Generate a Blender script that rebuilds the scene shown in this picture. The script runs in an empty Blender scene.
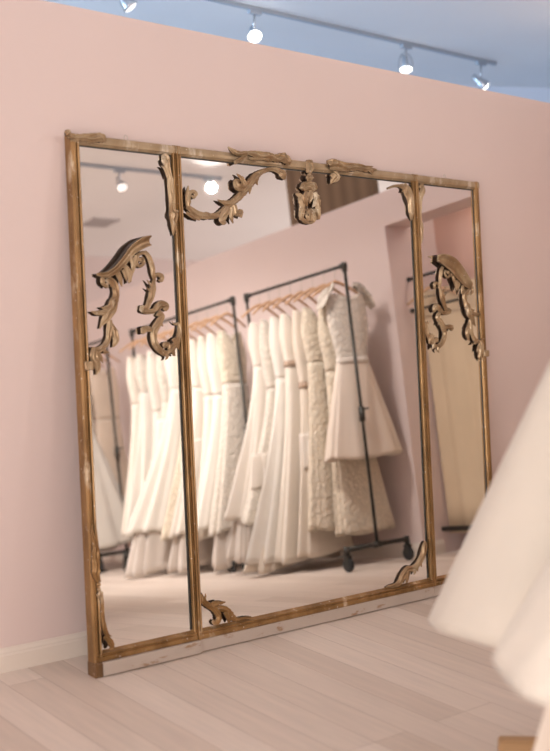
LW, LB, SP, SR, LN, NK, EXPO, FSTOP = 105., 370., 50., 165., 80., 8., 0.02, 2.05
ORN = {
 'arch_cornice': [
  ('c', [(2.1678,1.5606,0.0095),(2.2067,1.5594,0.0247),(2.2472,1.5811,0.0331),(2.2891,1.6191,0.0388),(2.3265,1.6596,0.0433),(2.3547,1.6785,0.0465),(2.3811,1.6928,0.048),(2.4152,1.7022,0.0415)]),
 ],
 'arch_left': [
  ('s', [(2.2421,1.5135,0.0167),(2.2504,1.5301,0.016),(2.2334,1.5349,0.0129),(2.2227,1.5196,0.0128),(2.2306,1.5112,0.0087)]),
  ('s', [(2.2024,1.5535,0.0195),(2.1997,1.5299,0.0197),(2.2174,1.5122,0.012)]),
  ('s', [(2.2217,1.5475,0.0285),(2.255,1.5224,0.0327),(2.2607,1.488,0.0309),(2.2516,1.4576,0.0363),(2.2464,1.4525,0.0409),(2.2349,1.4223,0.0451),(2.2138,1.3965,0.0395),(2.1953,1.3708,0.021),(2.181,1.3486,0.0037)]),
  ('s', [(2.227,1.4137,0.03),(2.195,1.4114,0.0235),(2.1656,1.4092,0.0172),(2.1443,1.4163,0.0035)]),
  ('s', [(2.2283,1.4373,0.0172),(2.2033,1.4299,0.0128),(2.1863,1.4327,0.0026)]),
  ('s', [(2.2255,1.3836,0.0247),(2.2234,1.3449,0.0295),(2.2167,1.3106,0.0242),(2.2005,1.283,0.0253),(2.1778,1.2684,0.0259),(2.1534,1.2654,0.0212)]),
  ('s', [(2.2296,1.3685,0.0197),(2.2453,1.3362,0.0298),(2.2511,1.3059,0.0298),(2.2426,1.2845,0.0168),(2.2346,1.2751,0.0028)]),
  ('s', [(2.2388,1.3556,0.0162),(2.2483,1.3469,0.0113),(2.2613,1.3378,0.0023)]),
  ('s', [(2.1539,1.2752,0.0288),(2.1476,1.2477,0.0362),(2.1557,1.2178,0.0386),(2.1639,1.1878,0.0243),(2.1556,1.1689,0.0048)]),
  ('s', [(2.1626,1.2559,0.0238),(2.176,1.2343,0.0168),(2.1862,1.2136,0.0029)]),
  ('s', [(2.1921,1.2617,0.0176),(2.2066,1.2572,0.0098),(2.2171,1.2523,0.0022)]),
  ('b', [(2.1013,1.2044,0.0354),(2.119,1.2048,0.0363),(2.1368,1.2055,0.0356)]),
 ],
 'arch_fringe': [
  ('s', [(2.304,1.5973,0.0222),(2.3227,1.5673,0.0246),(2.3196,1.5289,0.0051)]),
  ('s', [(2.2675,1.5702,0.0271),(2.28,1.5424,0.0212),(2.2871,1.5152,0.004)]),
  ('s', [(2.3337,1.631,0.0227),(2.3437,1.5985,0.0226),(2.3336,1.5633,0.0121),(2.3285,1.5326,0.004)]),
  ('s', [(2.2958,1.584,0.0203),(2.3045,1.5582,0.0153),(2.3099,1.5366,0.0031)]),
  ('s', [(2.3598,1.6428,0.0255),(2.3559,1.6164,0.0223),(2.3496,1.5943,0.006)]),
 ],
 'arch_right': [
  ('s', [(2.4139,1.6562,0.0176),(2.3878,1.653,0.0149),(2.3664,1.6369,0.0165),(2.3625,1.6126,0.0176),(2.3798,1.6,0.0141),(2.3997,1.6138,0.0139),(2.3955,1.6326,0.012),(2.3823,1.6278,0.0093),(2.3819,1.6198,0.0062)]),
  ('s', [(2.3756,1.6174,0.0139),(2.3821,1.6234,0.0235),(2.3906,1.628,0.0133)]),
  ('s', [(2.4062,1.6582,0.0185),(2.4258,1.6346,0.0236),(2.437,1.5995,0.0238),(2.4405,1.5686,0.0212),(2.4469,1.5412,0.0117)]),
  ('s', [(2.4438,1.5509,0.0124),(2.4616,1.5691,0.0155),(2.4813,1.5616,0.022),(2.4804,1.5437,0.0146),(2.4678,1.5461,0.0083)]),
  ('s', [(2.4434,1.5442,0.0135),(2.4348,1.5108,0.031),(2.4253,1.4797,0.0307),(2.4164,1.4593,0.0262),(2.4019,1.4327,0.0235),(2.382,1.429,0.0263)]),
  ('s', [(2.4299,1.5174,0.0154),(2.4177,1.5326,0.0102),(2.4064,1.5456,0.0025)]),
  ('s', [(2.4262,1.4974,0.0146),(2.4136,1.5051,0.0079),(2.4036,1.5129,0.002)]),
  ('s', [(2.3697,1.4303,0.0182),(2.3809,1.4273,0.0336),(2.4011,1.4173,0.0225),(2.4325,1.4196,0.0223),(2.4545,1.4375,0.0324),(2.4762,1.4474,0.0335),(2.4943,1.4377,0.0318),(2.4896,1.4208,0.0179)]),
  ('s', [(2.4532,1.413,0.0298),(2.4735,1.3975,0.0266),(2.4575,1.3753,0.0329),(2.4381,1.3487,0.0355),(2.427,1.3178,0.0314),(2.4332,1.2868,0.0311),(2.4554,1.2598,0.0296),(2.4812,1.2459,0.0247),(2.5056,1.2544,0.0239),(2.5257,1.2764,0.0304),(2.549,1.3076,0.0315),(2.5572,1.339,0.0244),(2.5549,1.3652,0.0157),(2.5359,1.3652,0.0076),(2.522,1.3774,0.0025)]),
  ('s', [(2.4154,1.3444,0.0204),(2.3894,1.3455,0.0263),(2.3752,1.3403,0.0317),(2.3669,1.3395,0.0219)]),
  ('s', [(2.5044,1.2611,0.0214),(2.5001,1.2804,0.0222),(2.4806,1.2838,0.0191),(2.4784,1.2727,0.0123),(2.4906,1.2716,0.0063)]),
  ('s', [(2.4838,1.2459,0.0234),(2.4866,1.2289,0.0137),(2.477,1.2184,0.003)]),
  ('s', [(2.5138,1.2565,0.0233),(2.521,1.2406,0.0146),(2.5277,1.2351,0.003)]),
  ('s', [(2.5247,1.3079,0.0318),(2.5369,1.2852,0.0293),(2.5464,1.2604,0.0043)]),
  ('s', [(2.4589,1.373,0.0172),(2.4689,1.3628,0.0102),(2.4744,1.3552,0.0021)]),
 ],
 'stile_drop': [
  ('s', [(2.5139,2.0517,0.0188),(2.5272,2.0507,0.0409),(2.5318,2.0353,0.0409),(2.5386,2.0135,0.0304),(2.5475,1.9782,0.0276),(2.5493,1.9333,0.0274),(2.5507,1.8883,0.0274),(2.5536,1.8434,0.0329),(2.5559,1.8165,0.0472),(2.5579,1.7941,0.0361),(2.5578,1.7715,0.0305),(2.5545,1.7321,0.0033)]),
  ('s', [(2.5066,2.0151,0.0026),(2.5247,2.0033,0.0142),(2.5389,1.9685,0.0155)]),
  ('s', [(2.5365,1.8266,0.0145),(2.5578,1.8211,0.0178),(2.5803,1.8361,0.0138)]),
  ('s', [(2.5608,1.9748,0.0077),(2.5614,1.9161,0.0088),(2.5655,1.8623,0.0088)]),
 ],
 'corner_scroll': [
  ('s', [(2.6212,1.8523,0.0223),(2.6191,1.8931,0.0233),(2.6234,1.9207,0.0186),(2.6285,1.9439,0.0033)]),
  ('s', [(2.6289,1.871,0.0249),(2.6318,1.9031,0.0214),(2.6483,1.9217,0.0162),(2.6668,1.9148,0.0205),(2.6581,1.8981,0.0127),(2.6463,1.9051,0.0095)]),
  ('s', [(2.6198,1.8568,0.0211),(2.6492,1.8381,0.03),(2.6875,1.8244,0.0312),(2.727,1.8245,0.0301),(2.719,1.824,0.0264),(2.7662,1.8268,0.0261),(2.8108,1.8505,0.0335),(2.8476,1.8824,0.0343),(2.8938,1.9159,0.0319),(2.9412,1.9621,0.0407),(2.9845,2.0049,0.0401),(3.0276,2.0358,0.0245),(3.0843,2.053,0.0181),(3.1264,2.0493,0.0286),(3.149,2.0315,0.0411),(3.1641,2.0136,0.0076)]),
  ('s', [(2.6112,1.8298,0.0132),(2.6424,1.8162,0.02),(2.6809,1.8066,0.0119)]),
  ('s', [(2.7769,1.8951,0.0031),(2.8084,1.8854,0.0206),(2.8523,1.8869,0.0243)]),
  ('s', [(2.8289,1.8622,0.0315),(2.8009,1.8289,0.0376),(2.7951,1.8041,0.0332),(2.8183,1.7991,0.009)]),
  ('s', [(2.8467,1.8668,0.0318),(2.8445,1.828,0.0232),(2.8543,1.799,0.0045)]),
  ('s', [(2.8606,1.8783,0.0288),(2.8701,1.8436,0.0289),(2.8971,1.8502,0.0255),(2.8931,1.8273,0.0177)]),
  ('s', [(2.9276,1.9589,0.0316),(2.8872,1.9566,0.0372),(2.8779,1.9785,0.0285),(2.9023,1.9861,0.0125)]),
  ('s', [(2.8862,2.016,0.0035),(2.9118,1.9954,0.0233),(2.9322,1.9614,0.0291)]),
  ('s', [(2.987,2.0015,0.0279),(2.9935,1.9876,0.0149),(2.9992,1.9752,0.0037)]),
  ('s', [(2.9553,1.9703,0.0238),(2.9549,1.9489,0.0127),(2.9521,1.9322,0.0036)]),
 ],
 'crest_leaf': [
  ('s', [(2.8378,2.1252,0.0069),(2.8605,2.1076,0.0214),(2.8955,2.1004,0.022),(2.9362,2.1078,0.0183)]),
  ('s', [(2.8711,2.0606,0.0183),(2.9123,2.0828,0.0217),(2.9452,2.1087,0.0182),(2.995,2.1063,0.0329),(3.0502,2.1072,0.0335),(3.0965,2.1014,0.0348),(3.1345,2.1064,0.0404),(3.1624,2.0965,0.0449),(3.1679,2.0772,0.0235)]),
  ('s', [(3.0674,2.0842,0.0179),(3.0729,2.0977,0.0138),(3.0919,2.1024,0.0151),(3.0958,2.0904,0.0135)]),
  ('s', [(3.1257,2.1172,0.0184),(3.1406,2.1128,0.0326),(3.1576,2.1107,0.0175)]),
  ('s', [(2.9484,2.0862,0.0104),(2.9846,2.0852,0.016),(3.0216,2.0915,0.0134),(3.0601,2.0849,0.0095)]),
  ('s', [(2.9607,2.1102,0.0078),(2.9813,2.1064,0.0162),(3.0063,2.1117,0.0071)]),
  ('s', [(3.0366,2.1117,0.0092),(3.0551,2.1106,0.0235),(3.0762,2.1068,0.0112)]),
  ('s', [(3.0877,2.1107,0.0095),(3.1063,2.1081,0.0191),(3.1217,2.1139,0.0086)]),
  ('s', [(3.1528,2.0956,0.0174),(3.1659,2.0902,0.0322),(3.1708,2.0774,0.0137)]),
 ],
 'pendant': [
  ('s', [(3.2905,2.0937,0.0148),(3.301,2.1046,0.017),(3.3176,2.1061,0.0227),(3.3239,2.0892,0.0241),(3.3153,2.0685,0.0246),(3.3011,2.0523,0.0175)]),
  ('s', [(3.2906,2.0962,0.0174),(3.2914,2.0764,0.0161),(3.2946,2.0543,0.0201)]),
  ('s', [(3.3007,2.0448,0.0304),(3.2992,2.0322,0.0387),(3.301,2.0174,0.0269)]),
  ('s', [(3.2539,1.9765,0.0236),(3.2681,1.9949,0.0281),(3.2981,2.0037,0.0274),(3.3275,1.997,0.0334),(3.3397,1.979,0.024)]),
  ('s', [(3.2667,1.9725,0.0199),(3.297,1.9847,0.0304),(3.3228,1.9742,0.026)]),
  ('s', [(3.2233,1.9545,0.0096),(3.244,1.9421,0.0327),(3.25,1.9119,0.0343),(3.2492,1.8772,0.0339),(3.2427,1.8461,0.0255),(3.2378,1.8394,0.0071)]),
  ('s', [(3.3689,1.954,0.0077),(3.3507,1.9412,0.0302),(3.3463,1.9133,0.0309),(3.3479,1.8733,0.0285),(3.3554,1.8447,0.0122)]),
  ('s', [(3.2794,1.966,0.023),(3.2698,1.938,0.029),(3.2762,1.9136,0.0226),(3.2858,1.8993,0.0052)]),
  ('s', [(3.3048,1.9729,0.0265),(3.3017,1.9427,0.0278),(3.2993,1.9152,0.0066)]),
  ('s', [(3.3296,1.9672,0.0244),(3.336,1.9401,0.0295),(3.3264,1.9145,0.0215),(3.3147,1.8972,0.0049)]),
  ('s', [(3.2459,1.8448,0.0157),(3.2635,1.8334,0.0223),(3.2974,1.8294,0.0198),(3.3279,1.8411,0.0183),(3.3422,1.8579,0.0072)]),
  ('s', [(3.3024,1.8905,0.016),(3.3034,1.8631,0.0332),(3.2989,1.833,0.0237)]),
  ('s', [(3.2777,1.8839,0.0196),(3.2843,1.8744,0.0196),(3.273,1.8613,0.0094)]),
  ('s', [(3.3274,1.8871,0.0185),(3.32,1.8756,0.0202),(3.3299,1.8632,0.0105)]),
  ('s', [(3.2697,1.8611,0.0104),(3.28,1.8468,0.0198),(3.2844,1.8321,0.0133)]),
  ('s', [(3.3327,1.8649,0.01),(3.3223,1.8478,0.019),(3.3161,1.8324,0.0128)]),
 ],
 'arch_cornice_right': [
  ('c', [(4.1495,1.6934,0.0361),(4.1883,1.685,0.0579),(4.2469,1.6601,0.0709),(4.2989,1.6166,0.0661),(4.35,1.5701,0.0451),(4.3908,1.5461,0.013)]),
 ],
 'crest_spray': [
  ('s', [(3.4116,2.109,0.0235),(3.4299,2.1092,0.0361),(3.4525,2.1097,0.0406),(3.5038,2.1043,0.0378),(3.5559,2.1012,0.0398),(3.6093,2.1059,0.0324),(3.6734,2.0998,0.0277),(3.7349,2.1051,0.0079)]),
  ('s', [(3.4253,2.0845,0.0141),(3.4818,2.0848,0.0208),(3.539,2.082,0.013)]),
  ('s', [(3.4839,2.1179,0.0173),(3.5353,2.1071,0.0146),(3.5779,2.1148,0.0157),(3.6311,2.1133,0.0112),(3.7128,2.1189,0.0048)]),
  ('s', [(3.6522,2.1058,0.0186),(3.6861,2.0946,0.0259),(3.6993,2.0801,0.0064)]),
  ('s', [(3.4445,2.1135,0.012),(3.4648,2.1093,0.0307),(3.4832,2.1063,0.0119)]),
  ('s', [(3.5416,2.1069,0.0102),(3.5614,2.104,0.0252),(3.5793,2.1025,0.01)]),
  ('s', [(3.4117,2.1121,0.0141),(3.4237,2.1086,0.0352),(3.4358,2.1051,0.0141)]),
 ],
 'broken_scroll': [
  ('s', [(3.4446,2.0664,0.0362),(3.464,2.0474,0.0524),(3.4475,2.0308,0.0274),(3.4385,2.0172,0.0076)]),
  ('s', [(3.4701,2.0632,0.0282),(3.4902,2.0534,0.0205),(3.506,2.0562,0.0045)]),
 ],
 'stile_leaf': [
  ('s', [(3.8146,2.0242,0.0085),(3.8592,2.0394,0.0126),(3.8974,2.0423,0.0198),(3.9311,2.0315,0.0482),(3.952,1.998,0.0563),(3.9643,1.9503,0.0433),(3.9653,1.9071,0.0377),(3.9671,1.8759,0.0047)]),
  ('s', [(3.9232,2.0282,0.0284),(3.911,2.0176,0.0137),(3.9015,2.0121,0.0029)]),
  ('s', [(3.9389,2.0321,0.0345),(3.9345,2.0479,0.0188),(3.9307,2.06,0.0047)]),
 ],
 'stile_bud': [
  ('s', [(4.062,2.0616,0.014),(4.0521,2.0324,0.0371),(4.0376,1.9932,0.0266),(4.03,1.9382,0.0222),(4.0282,1.8892,0.0199),(4.0292,1.8566,0.0286),(4.0285,1.8239,0.0301),(4.0256,1.7802,0.0221),(4.0236,1.7508,0.004)]),
  ('s', [(4.0422,2.0262,0.0214),(4.0552,2.019,0.0115),(4.0643,2.0131,0.0029)]),
  ('s', [(4.0291,2.0416,0.0159),(4.0395,2.056,0.0146),(4.0579,2.0591,0.0119)]),
 ],
 'husk_drop': [
  ('s', [(2.1135,0.5964,0.0038),(2.1093,0.5591,0.014),(2.1155,0.5172,0.0232),(2.1171,0.484,0.03),(2.115,0.4432,0.0347),(2.1152,0.402,0.0343),(2.1249,0.3626,0.011)]),
  ('s', [(2.1228,0.5945,0.0028),(2.1232,0.5574,0.0094),(2.1256,0.5117,0.0121),(2.131,0.4533,0.0093)]),
  ('s', [(2.1177,0.451,0.0093),(2.1216,0.4175,0.012),(2.1322,0.3665,0.0037)]),
  ('s', [(2.1252,0.3675,0.0093),(2.126,0.3571,0.0197),(2.1264,0.3459,0.0103),(2.1265,0.3385,0.0189),(2.126,0.3295,0.0104),(2.1259,0.318,0.0235),(2.126,0.3015,0.0113)]),
  ('s', [(2.1233,0.3316,0.0105),(2.1276,0.3235,0.0237),(2.134,0.3113,0.0097)]),
  ('s', [(2.1366,0.315,0.0141),(2.139,0.2713,0.0142),(2.1374,0.2303,0.017),(2.1418,0.1882,0.0212),(2.1535,0.1572,0.0186),(2.1739,0.1476,0.0024)]),
  ('s', [(2.1401,0.1555,0.0184),(2.1602,0.1311,0.0251),(2.169,0.1087,0.022),(2.1598,0.0972,0.0088)]),
 ],
 'corner_foot': [
  ('s', [(2.615,0.2421,0.009),(2.6187,0.215,0.0277),(2.6434,0.1897,0.0252),(2.675,0.1685,0.0292),(2.6934,0.1413,0.0293),(2.692,0.1175,0.0282),(2.675,0.1088,0.0213),(2.6631,0.1215,0.0136)]),
  ('s', [(2.6222,0.2197,0.0129),(2.6312,0.2289,0.0079),(2.6293,0.2409,0.0026)]),
  ('s', [(2.6627,0.1839,0.0239),(2.696,0.1885,0.0202),(2.7307,0.1887,0.0044)]),
  ('s', [(2.6499,0.1887,0.0148),(2.6702,0.1986,0.0082),(2.6934,0.2002,0.0028)]),
  ('s', [(2.6884,0.1716,0.0209),(2.7342,0.1558,0.0288),(2.7565,0.1332,0.0294),(2.7722,0.1116,0.0231),(2.7989,0.1031,0.0162),(2.8332,0.1026,0.0145),(2.8691,0.1007,0.0067)]),
  ('s', [(2.7304,0.1484,0.0306),(2.7439,0.1138,0.0209),(2.7443,0.0965,0.0054)]),
  ('s', [(2.7597,0.1299,0.0169),(2.779,0.1131,0.0146),(2.7816,0.0991,0.0053)]),
 ],
 'corner_leaf': [
  ('s', [(3.9748,0.2851,0.0157),(3.9707,0.271,0.0314),(3.9594,0.2429,0.039),(3.9414,0.2077,0.0381),(3.9107,0.1798,0.0355),(3.8748,0.1636,0.0334),(3.8384,0.1679,0.0307),(3.8085,0.1415,0.0434),(3.7803,0.1141,0.0354),(3.7569,0.1008,0.0253),(3.7197,0.1014,0.0153),(3.6915,0.1005,0.0066)]),
  ('s', [(3.8825,0.1625,0.0331),(3.8873,0.1431,0.0154),(3.882,0.1327,0.0038)]),
  ('s', [(3.8345,0.1562,0.0351),(3.8323,0.1221,0.0214),(3.8262,0.0991,0.0076)]),
  ('s', [(3.9268,0.1883,0.0244),(3.9359,0.1736,0.0118),(3.9383,0.163,0.0031)]),
  ('s', [(3.9019,0.165,0.0243),(3.9089,0.1533,0.0118),(3.9107,0.145,0.003)]),
 ],
 'corner_acanthus': [
  ('s', [(2.0672,2.1079,0.0141),(2.0755,2.1037,0.028),(2.0835,2.0949,0.0166)]),
  ('s', [(2.0821,2.096,0.0201),(2.0984,2.0918,0.0221),(2.127,2.0923,0.0242),(2.1655,2.0951,0.0327),(2.2045,2.0992,0.0358),(2.229,2.0987,0.0371),(2.2441,2.0861,0.0201)]),
  ('s', [(2.1316,2.0894,0.0123),(2.1146,2.0825,0.0107),(2.1001,2.0776,0.0033)]),
  ('s', [(2.1556,2.0898,0.0141),(2.1431,2.08,0.0091),(2.1332,2.0734,0.0021)]),
  ('s', [(2.1849,2.095,0.0189),(2.1721,2.0817,0.011),(2.1595,2.0719,0.0021)]),
  ('s', [(2.2191,2.0964,0.0249),(2.1941,2.0852,0.0165),(2.1683,2.0736,0.0041)]),
 ],
}
import bpy, bmesh, math, random
from mathutils import Vector, Matrix
random.seed(7)
PI = math.pi
scene = bpy.context.scene
COL = scene.collection

# ------------------------------------------------------------------ materials
def new_mat(name):
    m = bpy.data.materials.new(name); m.use_nodes = True
    nt = m.node_tree; b = nt.nodes['Principled BSDF']
    return m, nt, b
def N(nt, t, **kw):
    n = nt.nodes.new(t)
    for k, v in kw.items(): setattr(n, k, v)
    return n
def mix_rgb(nt, fac, a, b):
    n = N(nt, 'ShaderNodeMix', data_type='RGBA')
    for sock, v in ((n.inputs[0], fac), (n.inputs[6], a), (n.inputs[7], b)):
        if isinstance(v, bpy.types.NodeSocket): nt.links.new(v, sock)
        else: sock.default_value = v if not isinstance(v, tuple) else (*v, 1)[:4]
    return n.outputs[2]
def ramp(nt, src, lo, hi):
    n = N(nt, 'ShaderNodeMapRange'); n.inputs[1].default_value = lo; n.inputs[2].default_value = hi
    nt.links.new(src, n.inputs[0]); return n.outputs[0]
def noise(nt, scale, detail=4, stretch=None, rough=.5):
    tc = N(nt, 'ShaderNodeTexCoord'); src = tc.outputs['Object']
    if stretch:
        mp = N(nt, 'ShaderNodeMapping'); mp.inputs['Scale'].default_value = stretch
        nt.links.new(src, mp.inputs[0]); src = mp.outputs[0]
    n = N(nt, 'ShaderNodeTexNoise'); n.inputs['Scale'].default_value = scale; n.inputs['Detail'].default_value = detail
    n.inputs['Roughness'].default_value = rough
    nt.links.new(src, n.inputs['Vector']); return n.outputs['Fac']
def bump(nt, b, h, strength=.2, dist=.01):
    n = N(nt, 'ShaderNodeBump'); n.inputs['Strength'].default_value = strength; n.inputs['Distance'].default_value = dist
    nt.links.new(h, n.inputs['Height']); nt.links.new(n.outputs[0], b.inputs['Normal'])
def plain(name, col, rough=.6, metal=0., nscale=8, var=.06, bmp=0., bscale=60):
    m, nt, b = new_mat(name)
    f = noise(nt, nscale)
    lo = tuple(max(0, c*(1-var)) for c in col); hi = tuple(min(1, c*(1+var)) for c in col)
    nt.links.new(mix_rgb(nt, f, lo, hi), b.inputs['Base Color'])
    b.inputs['Roughness'].default_value = rough; b.inputs['Metallic'].default_value = metal
    if bmp: bump(nt, b, noise(nt, bscale), bmp)
    return m
def gilt(name, dark, mid, worn, worn_lo, metal=.25):
    m, nt, b = new_mat(name)
    a = noise(nt, 14, 5, (1, 1, .35)); c = noise(nt, 9, 6, (1.6, 1.6, .5), .62); e = noise(nt, 90, 3)
    base = mix_rgb(nt, ramp(nt, a, .35, .65), dark, mid)
    base = mix_rgb(nt, ramp(nt, c, worn_lo, worn_lo+.1), base, worn)
    base = mix_rgb(nt, ramp(nt, e, .68, .74), base, (.78, .70, .60))
    nt.links.new(base, b.inputs['Base Color'])
    b.inputs['Roughness'].default_value = .36; b.inputs['Metallic'].default_value = metal
    bump(nt, b, noise(nt, 120, 3), .25, .003)
    return m
def fabric(name, col, trans=.25, sheen=.2, kind='satin', var=.05):
    m, nt, b = new_mat(name)
    f = noise(nt, 6)
    lo = tuple(c*(1-var) for c in col); hi = tuple(min(1, c*(1+var)) for c in col)
    colr = mix_rgb(nt, f, lo, hi)
    if kind == 'lace':
        tc = N(nt, 'ShaderNodeTexCoord'); v = N(nt, 'ShaderNodeTexVoronoi'); v.inputs['Scale'].default_value = 38
        nt.links.new(tc.outputs['Object'], v.inputs['Vector'])
        colr = mix_rgb(nt, ramp(nt, v.outputs['Distance'], .2, .6), colr, tuple(c*.86 for c in col))
        bump(nt, b, v.outputs['Distance'], .5, .02)
    elif kind == 'crumple':
        bump(nt, b, noise(nt, 9, 3), .45, .05)
    elif kind == 'tulle':
        bump(nt, b, noise(nt, 30, 3, (1, 1, .15)), .15, .02)
    nt.links.new(colr, b.inputs['Base Color'])
    b.inputs['Roughness'].default_value = .45 if kind == 'satin' else .85
    b.inputs['Sheen Weight'].default_value = sheen
    tr = N(nt, 'ShaderNodeBsdfTranslucent'); nt.links.new(colr, tr.inputs['Color'])
    mx = N(nt, 'ShaderNodeMixShader'); mx.inputs[0].default_value = trans
    nt.links.new(b.outputs[0], mx.inputs[1]); nt.links.new(tr.outputs[0], mx.inputs[2])
    nt.links.new(mx.outputs[0], nt.nodes['Material Output'].inputs['Surface'])
    return m
def emis(name, col, s):
    m, nt, b = new_mat(name)
    b.inputs['Base Color'].default_value = (*col, 1); b.inputs['Emission Color'].default_value = (*col, 1)
    b.inputs['Emission Strength'].default_value = s
    return m

M = {}
M['pink'] = plain('pink_wall_paint', (.71, .582, .546), .75, nscale=2.5, var=.02, bmp=.04, bscale=180)
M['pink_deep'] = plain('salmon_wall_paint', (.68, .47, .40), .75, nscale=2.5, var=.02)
M['base'] = plain('white_trim_paint', (.74, .66, .58), .45, nscale=5, var=.02)
M['ceil'] = plain('ceiling_paint', (.86, .84, .83), .85, nscale=1.5, var=.03)
M['pale'] = plain('pale_lilac_paint', (.80, .80, .84), .8, nscale=3, var=.03)
M['gilt'] = gilt('worn_gilt', (.20, .105, .035), (.36, .205, .08), (.58, .46, .32), .60, .45)
M['gilt_top'] = gilt('pale_worn_gilt', (.32, .225, .125), (.44, .33, .21), (.58, .49, .38), .55, .42)
M['orn'] = gilt('carved_gilt', (.30, .19, .10), (.48, .36, .225), (.64, .54, .40), .58, .62)
M['raw'] = plain('dark_raw_wood', (.045, .024, .012), .7, nscale=30, var=.3)  # near-black wood tone standing in for shade around the carving
M['foot'] = gilt('rubbed_dark_gilt', (.13, .07, .03), (.22, .115, .045), (.40, .22, .11), .62)
M['iron'] = plain('black_iron_pipe', (.055, .053, .047), .42, .6, 20, .2, .1)
M['rubber'] = plain('black_rubber', (.02, .02, .02), .6)
M['hwood'] = plain('hanger_wood', (.58, .36, .22), .5, nscale=12, var=.15)
M['oak'] = plain('light_oak', (.50, .30, .15), .5, nscale=12, var=.15)
M['chrome'] = plain('brushed_chrome', (.62, .63, .65), .28, .9, 20, .05)
M['track'] = plain('grey_track', (.43, .47, .52), .5, .3)
M['steel'] = plain('steel_wire', (.55, .5, .45), .35, .8)
M['bulb'] = emis('bulb_glow', (1, .95, .88), 9)
M['bulb_low'] = emis('bulb_glow_soft', (1, .95, .90), .9)
M['bulb_mid'] = emis('bulb_glow_mid', (1, .96, .92), 1.15)
M['vent'] = plain('vent_grey', (.50, .46, .45), .6)
M['nook'] = plain('cream_fabric', (.66, .52, .36), .9, nscale=5, var=.06, bmp=.05, bscale=300)
m, nt, b = new_mat('antique_mirror')
sp = noise(nt, 55, 6, None, .7); big = noise(nt, 3.5, 3)
b.inputs['Base Color'].default_value = (.93, .905, .88, 1); b.inputs['Metallic'].default_value = 1; b.inputs['Roughness'].default_value = .012
M['mirror'] = m
# white-washed plinth paint with chips
m, nt, b = new_mat('chipped_white_paint')
c1 = noise(nt, 16, 7, (.6, 1, 1.6), .7); c2 = noise(nt, 5, 3)
colr = mix_rgb(nt, c2, (.42, .345, .29), (.51, .435, .38))
colr = mix_rgb(nt, ramp(nt, c1, .57, .66), colr, (.30, .18, .10))
nt.links.new(colr, b.inputs['Base Color']); b.inputs['Roughness'].default_value = .6
M['plinth'] = m
# brown slatted wood of the neighbouring space
m, nt, b = new_mat('brown_slatted_wood')
tc = N(nt, 'ShaderNodeTexCoord'); w = N(nt, 'ShaderNodeTexWave', bands_direction='Y'); w.inputs['Scale'].default_value = 2.2; w.inputs['Distortion'].default_value = .8
nt.links.new(tc.outputs['Object'], w.inputs['Vector'])
nt.links.new(mix_rgb(nt, w.outputs['Fac'], (.13, .075, .038), (.19, .115, .062)), b.inputs['Base Color']); b.inputs['Roughness'].default_value = .6
M['slat'] = m
# floor: long pale planks running towards the mirror wall
m, nt, b = new_mat('whitewashed_oak_planks')
g = N(nt, 'ShaderNodeNewGeometry'); sx = N(nt, 'ShaderNodeSeparateXYZ'); nt.links.new(g.outputs['Position'], sx.inputs[0])
off = N(nt, 'ShaderNodeMath', operation='ADD'); off.inputs[1].default_value = 10-.09; nt.links.new(sx.outputs['X'], off.inputs[0])
offy = N(nt, 'ShaderNodeMath', operation='ADD'); offy.inputs[1].default_value = 20.35; nt.links.new(sx.outputs['Y'], offy.inputs[0])
cx = N(nt, 'ShaderNodeCombineXYZ'); nt.links.new(offy.outputs[0], cx.inputs[0]); nt.links.new(off.outputs[0], cx.inputs[1])
br = N(nt, 'ShaderNodeTexBrick'); br.offset = .37; br.offset_frequency = 3
br.inputs['Scale'].default_value = 1; br.inputs['Mortar Size'].default_value = .0012; br.inputs['Mortar Smooth'].default_value = .3
br.inputs['Brick Width'].default_value = 1.9; br.inputs['Row Height'].default_value = .15; br.inputs['Bias'].default_value = 0
br.inputs['Color1'].default_value = (.76, .66, .585, 1); br.inputs['Color2'].default_value = (.63, .525, .45, 1); br.inputs['Mortar'].default_value = (.38, .29, .24, 1)
nt.links.new(cx.outputs[0], br.inputs['Vector'])
gr = noise(nt, 5, 6, (7, .5, 1), .6)
grc = mix_rgb(nt, ramp(nt, gr, .35, .7), (.93, .93, .93), (1.05, 1.04, 1.03))
mu = N(nt, 'ShaderNodeMix', data_type='RGBA', blend_type='MULTIPLY'); mu.inputs[0].default_value = 1
nt.links.new(br.outputs['Color'], mu.inputs[6]); nt.links.new(grc, mu.inputs[7])
nt.links.new(mu.outputs[2], b.inputs['Base Color']); b.inputs['Roughness'].default_value = .42
b.inputs['Specular IOR Level'].default_value = .35
bump(nt, b, br.outputs['Fac'], -.15, .002)
M['floor'] = m
# fabrics
M['ivory'] = fabric('ivory_satin', (.86, .78, .68), .2)
M['white'] = fabric('white_tulle', (.90, .85, .78), .3, .3, 'tulle')
M['soft'] = fabric('soft_white_chiffon', (.88, .81, .73), .28, .3, 'tulle')
M['lace'] = fabric('cream_lace', (.83, .72, .57), .15, .3, 'lace')
M['ilace'] = fabric('ivory_lace', (.87, .79, .69), .2, .3, 'lace')
M['blush'] = fabric('blush_satin', (.88, .77, .66), .2)
M['nude'] = fabric('nude_satin', (.76, .62, .50), .2)
M['champ'] = fabric('champagne_tulle', (.84, .75, .64), .3, .3, 'tulle')
M['grey'] = fabric('rose_grey_tulle', (.80, .72, .65), .35, .2, 'tulle')
M['belt'] = fabric('taupe_ribbon', (.42, .30, .22), .05)
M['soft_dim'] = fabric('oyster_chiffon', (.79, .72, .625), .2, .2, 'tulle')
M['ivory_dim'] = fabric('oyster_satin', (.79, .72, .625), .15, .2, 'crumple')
M['form'] = plain('linen_cover', (.70, .62, .52), .9)

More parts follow.
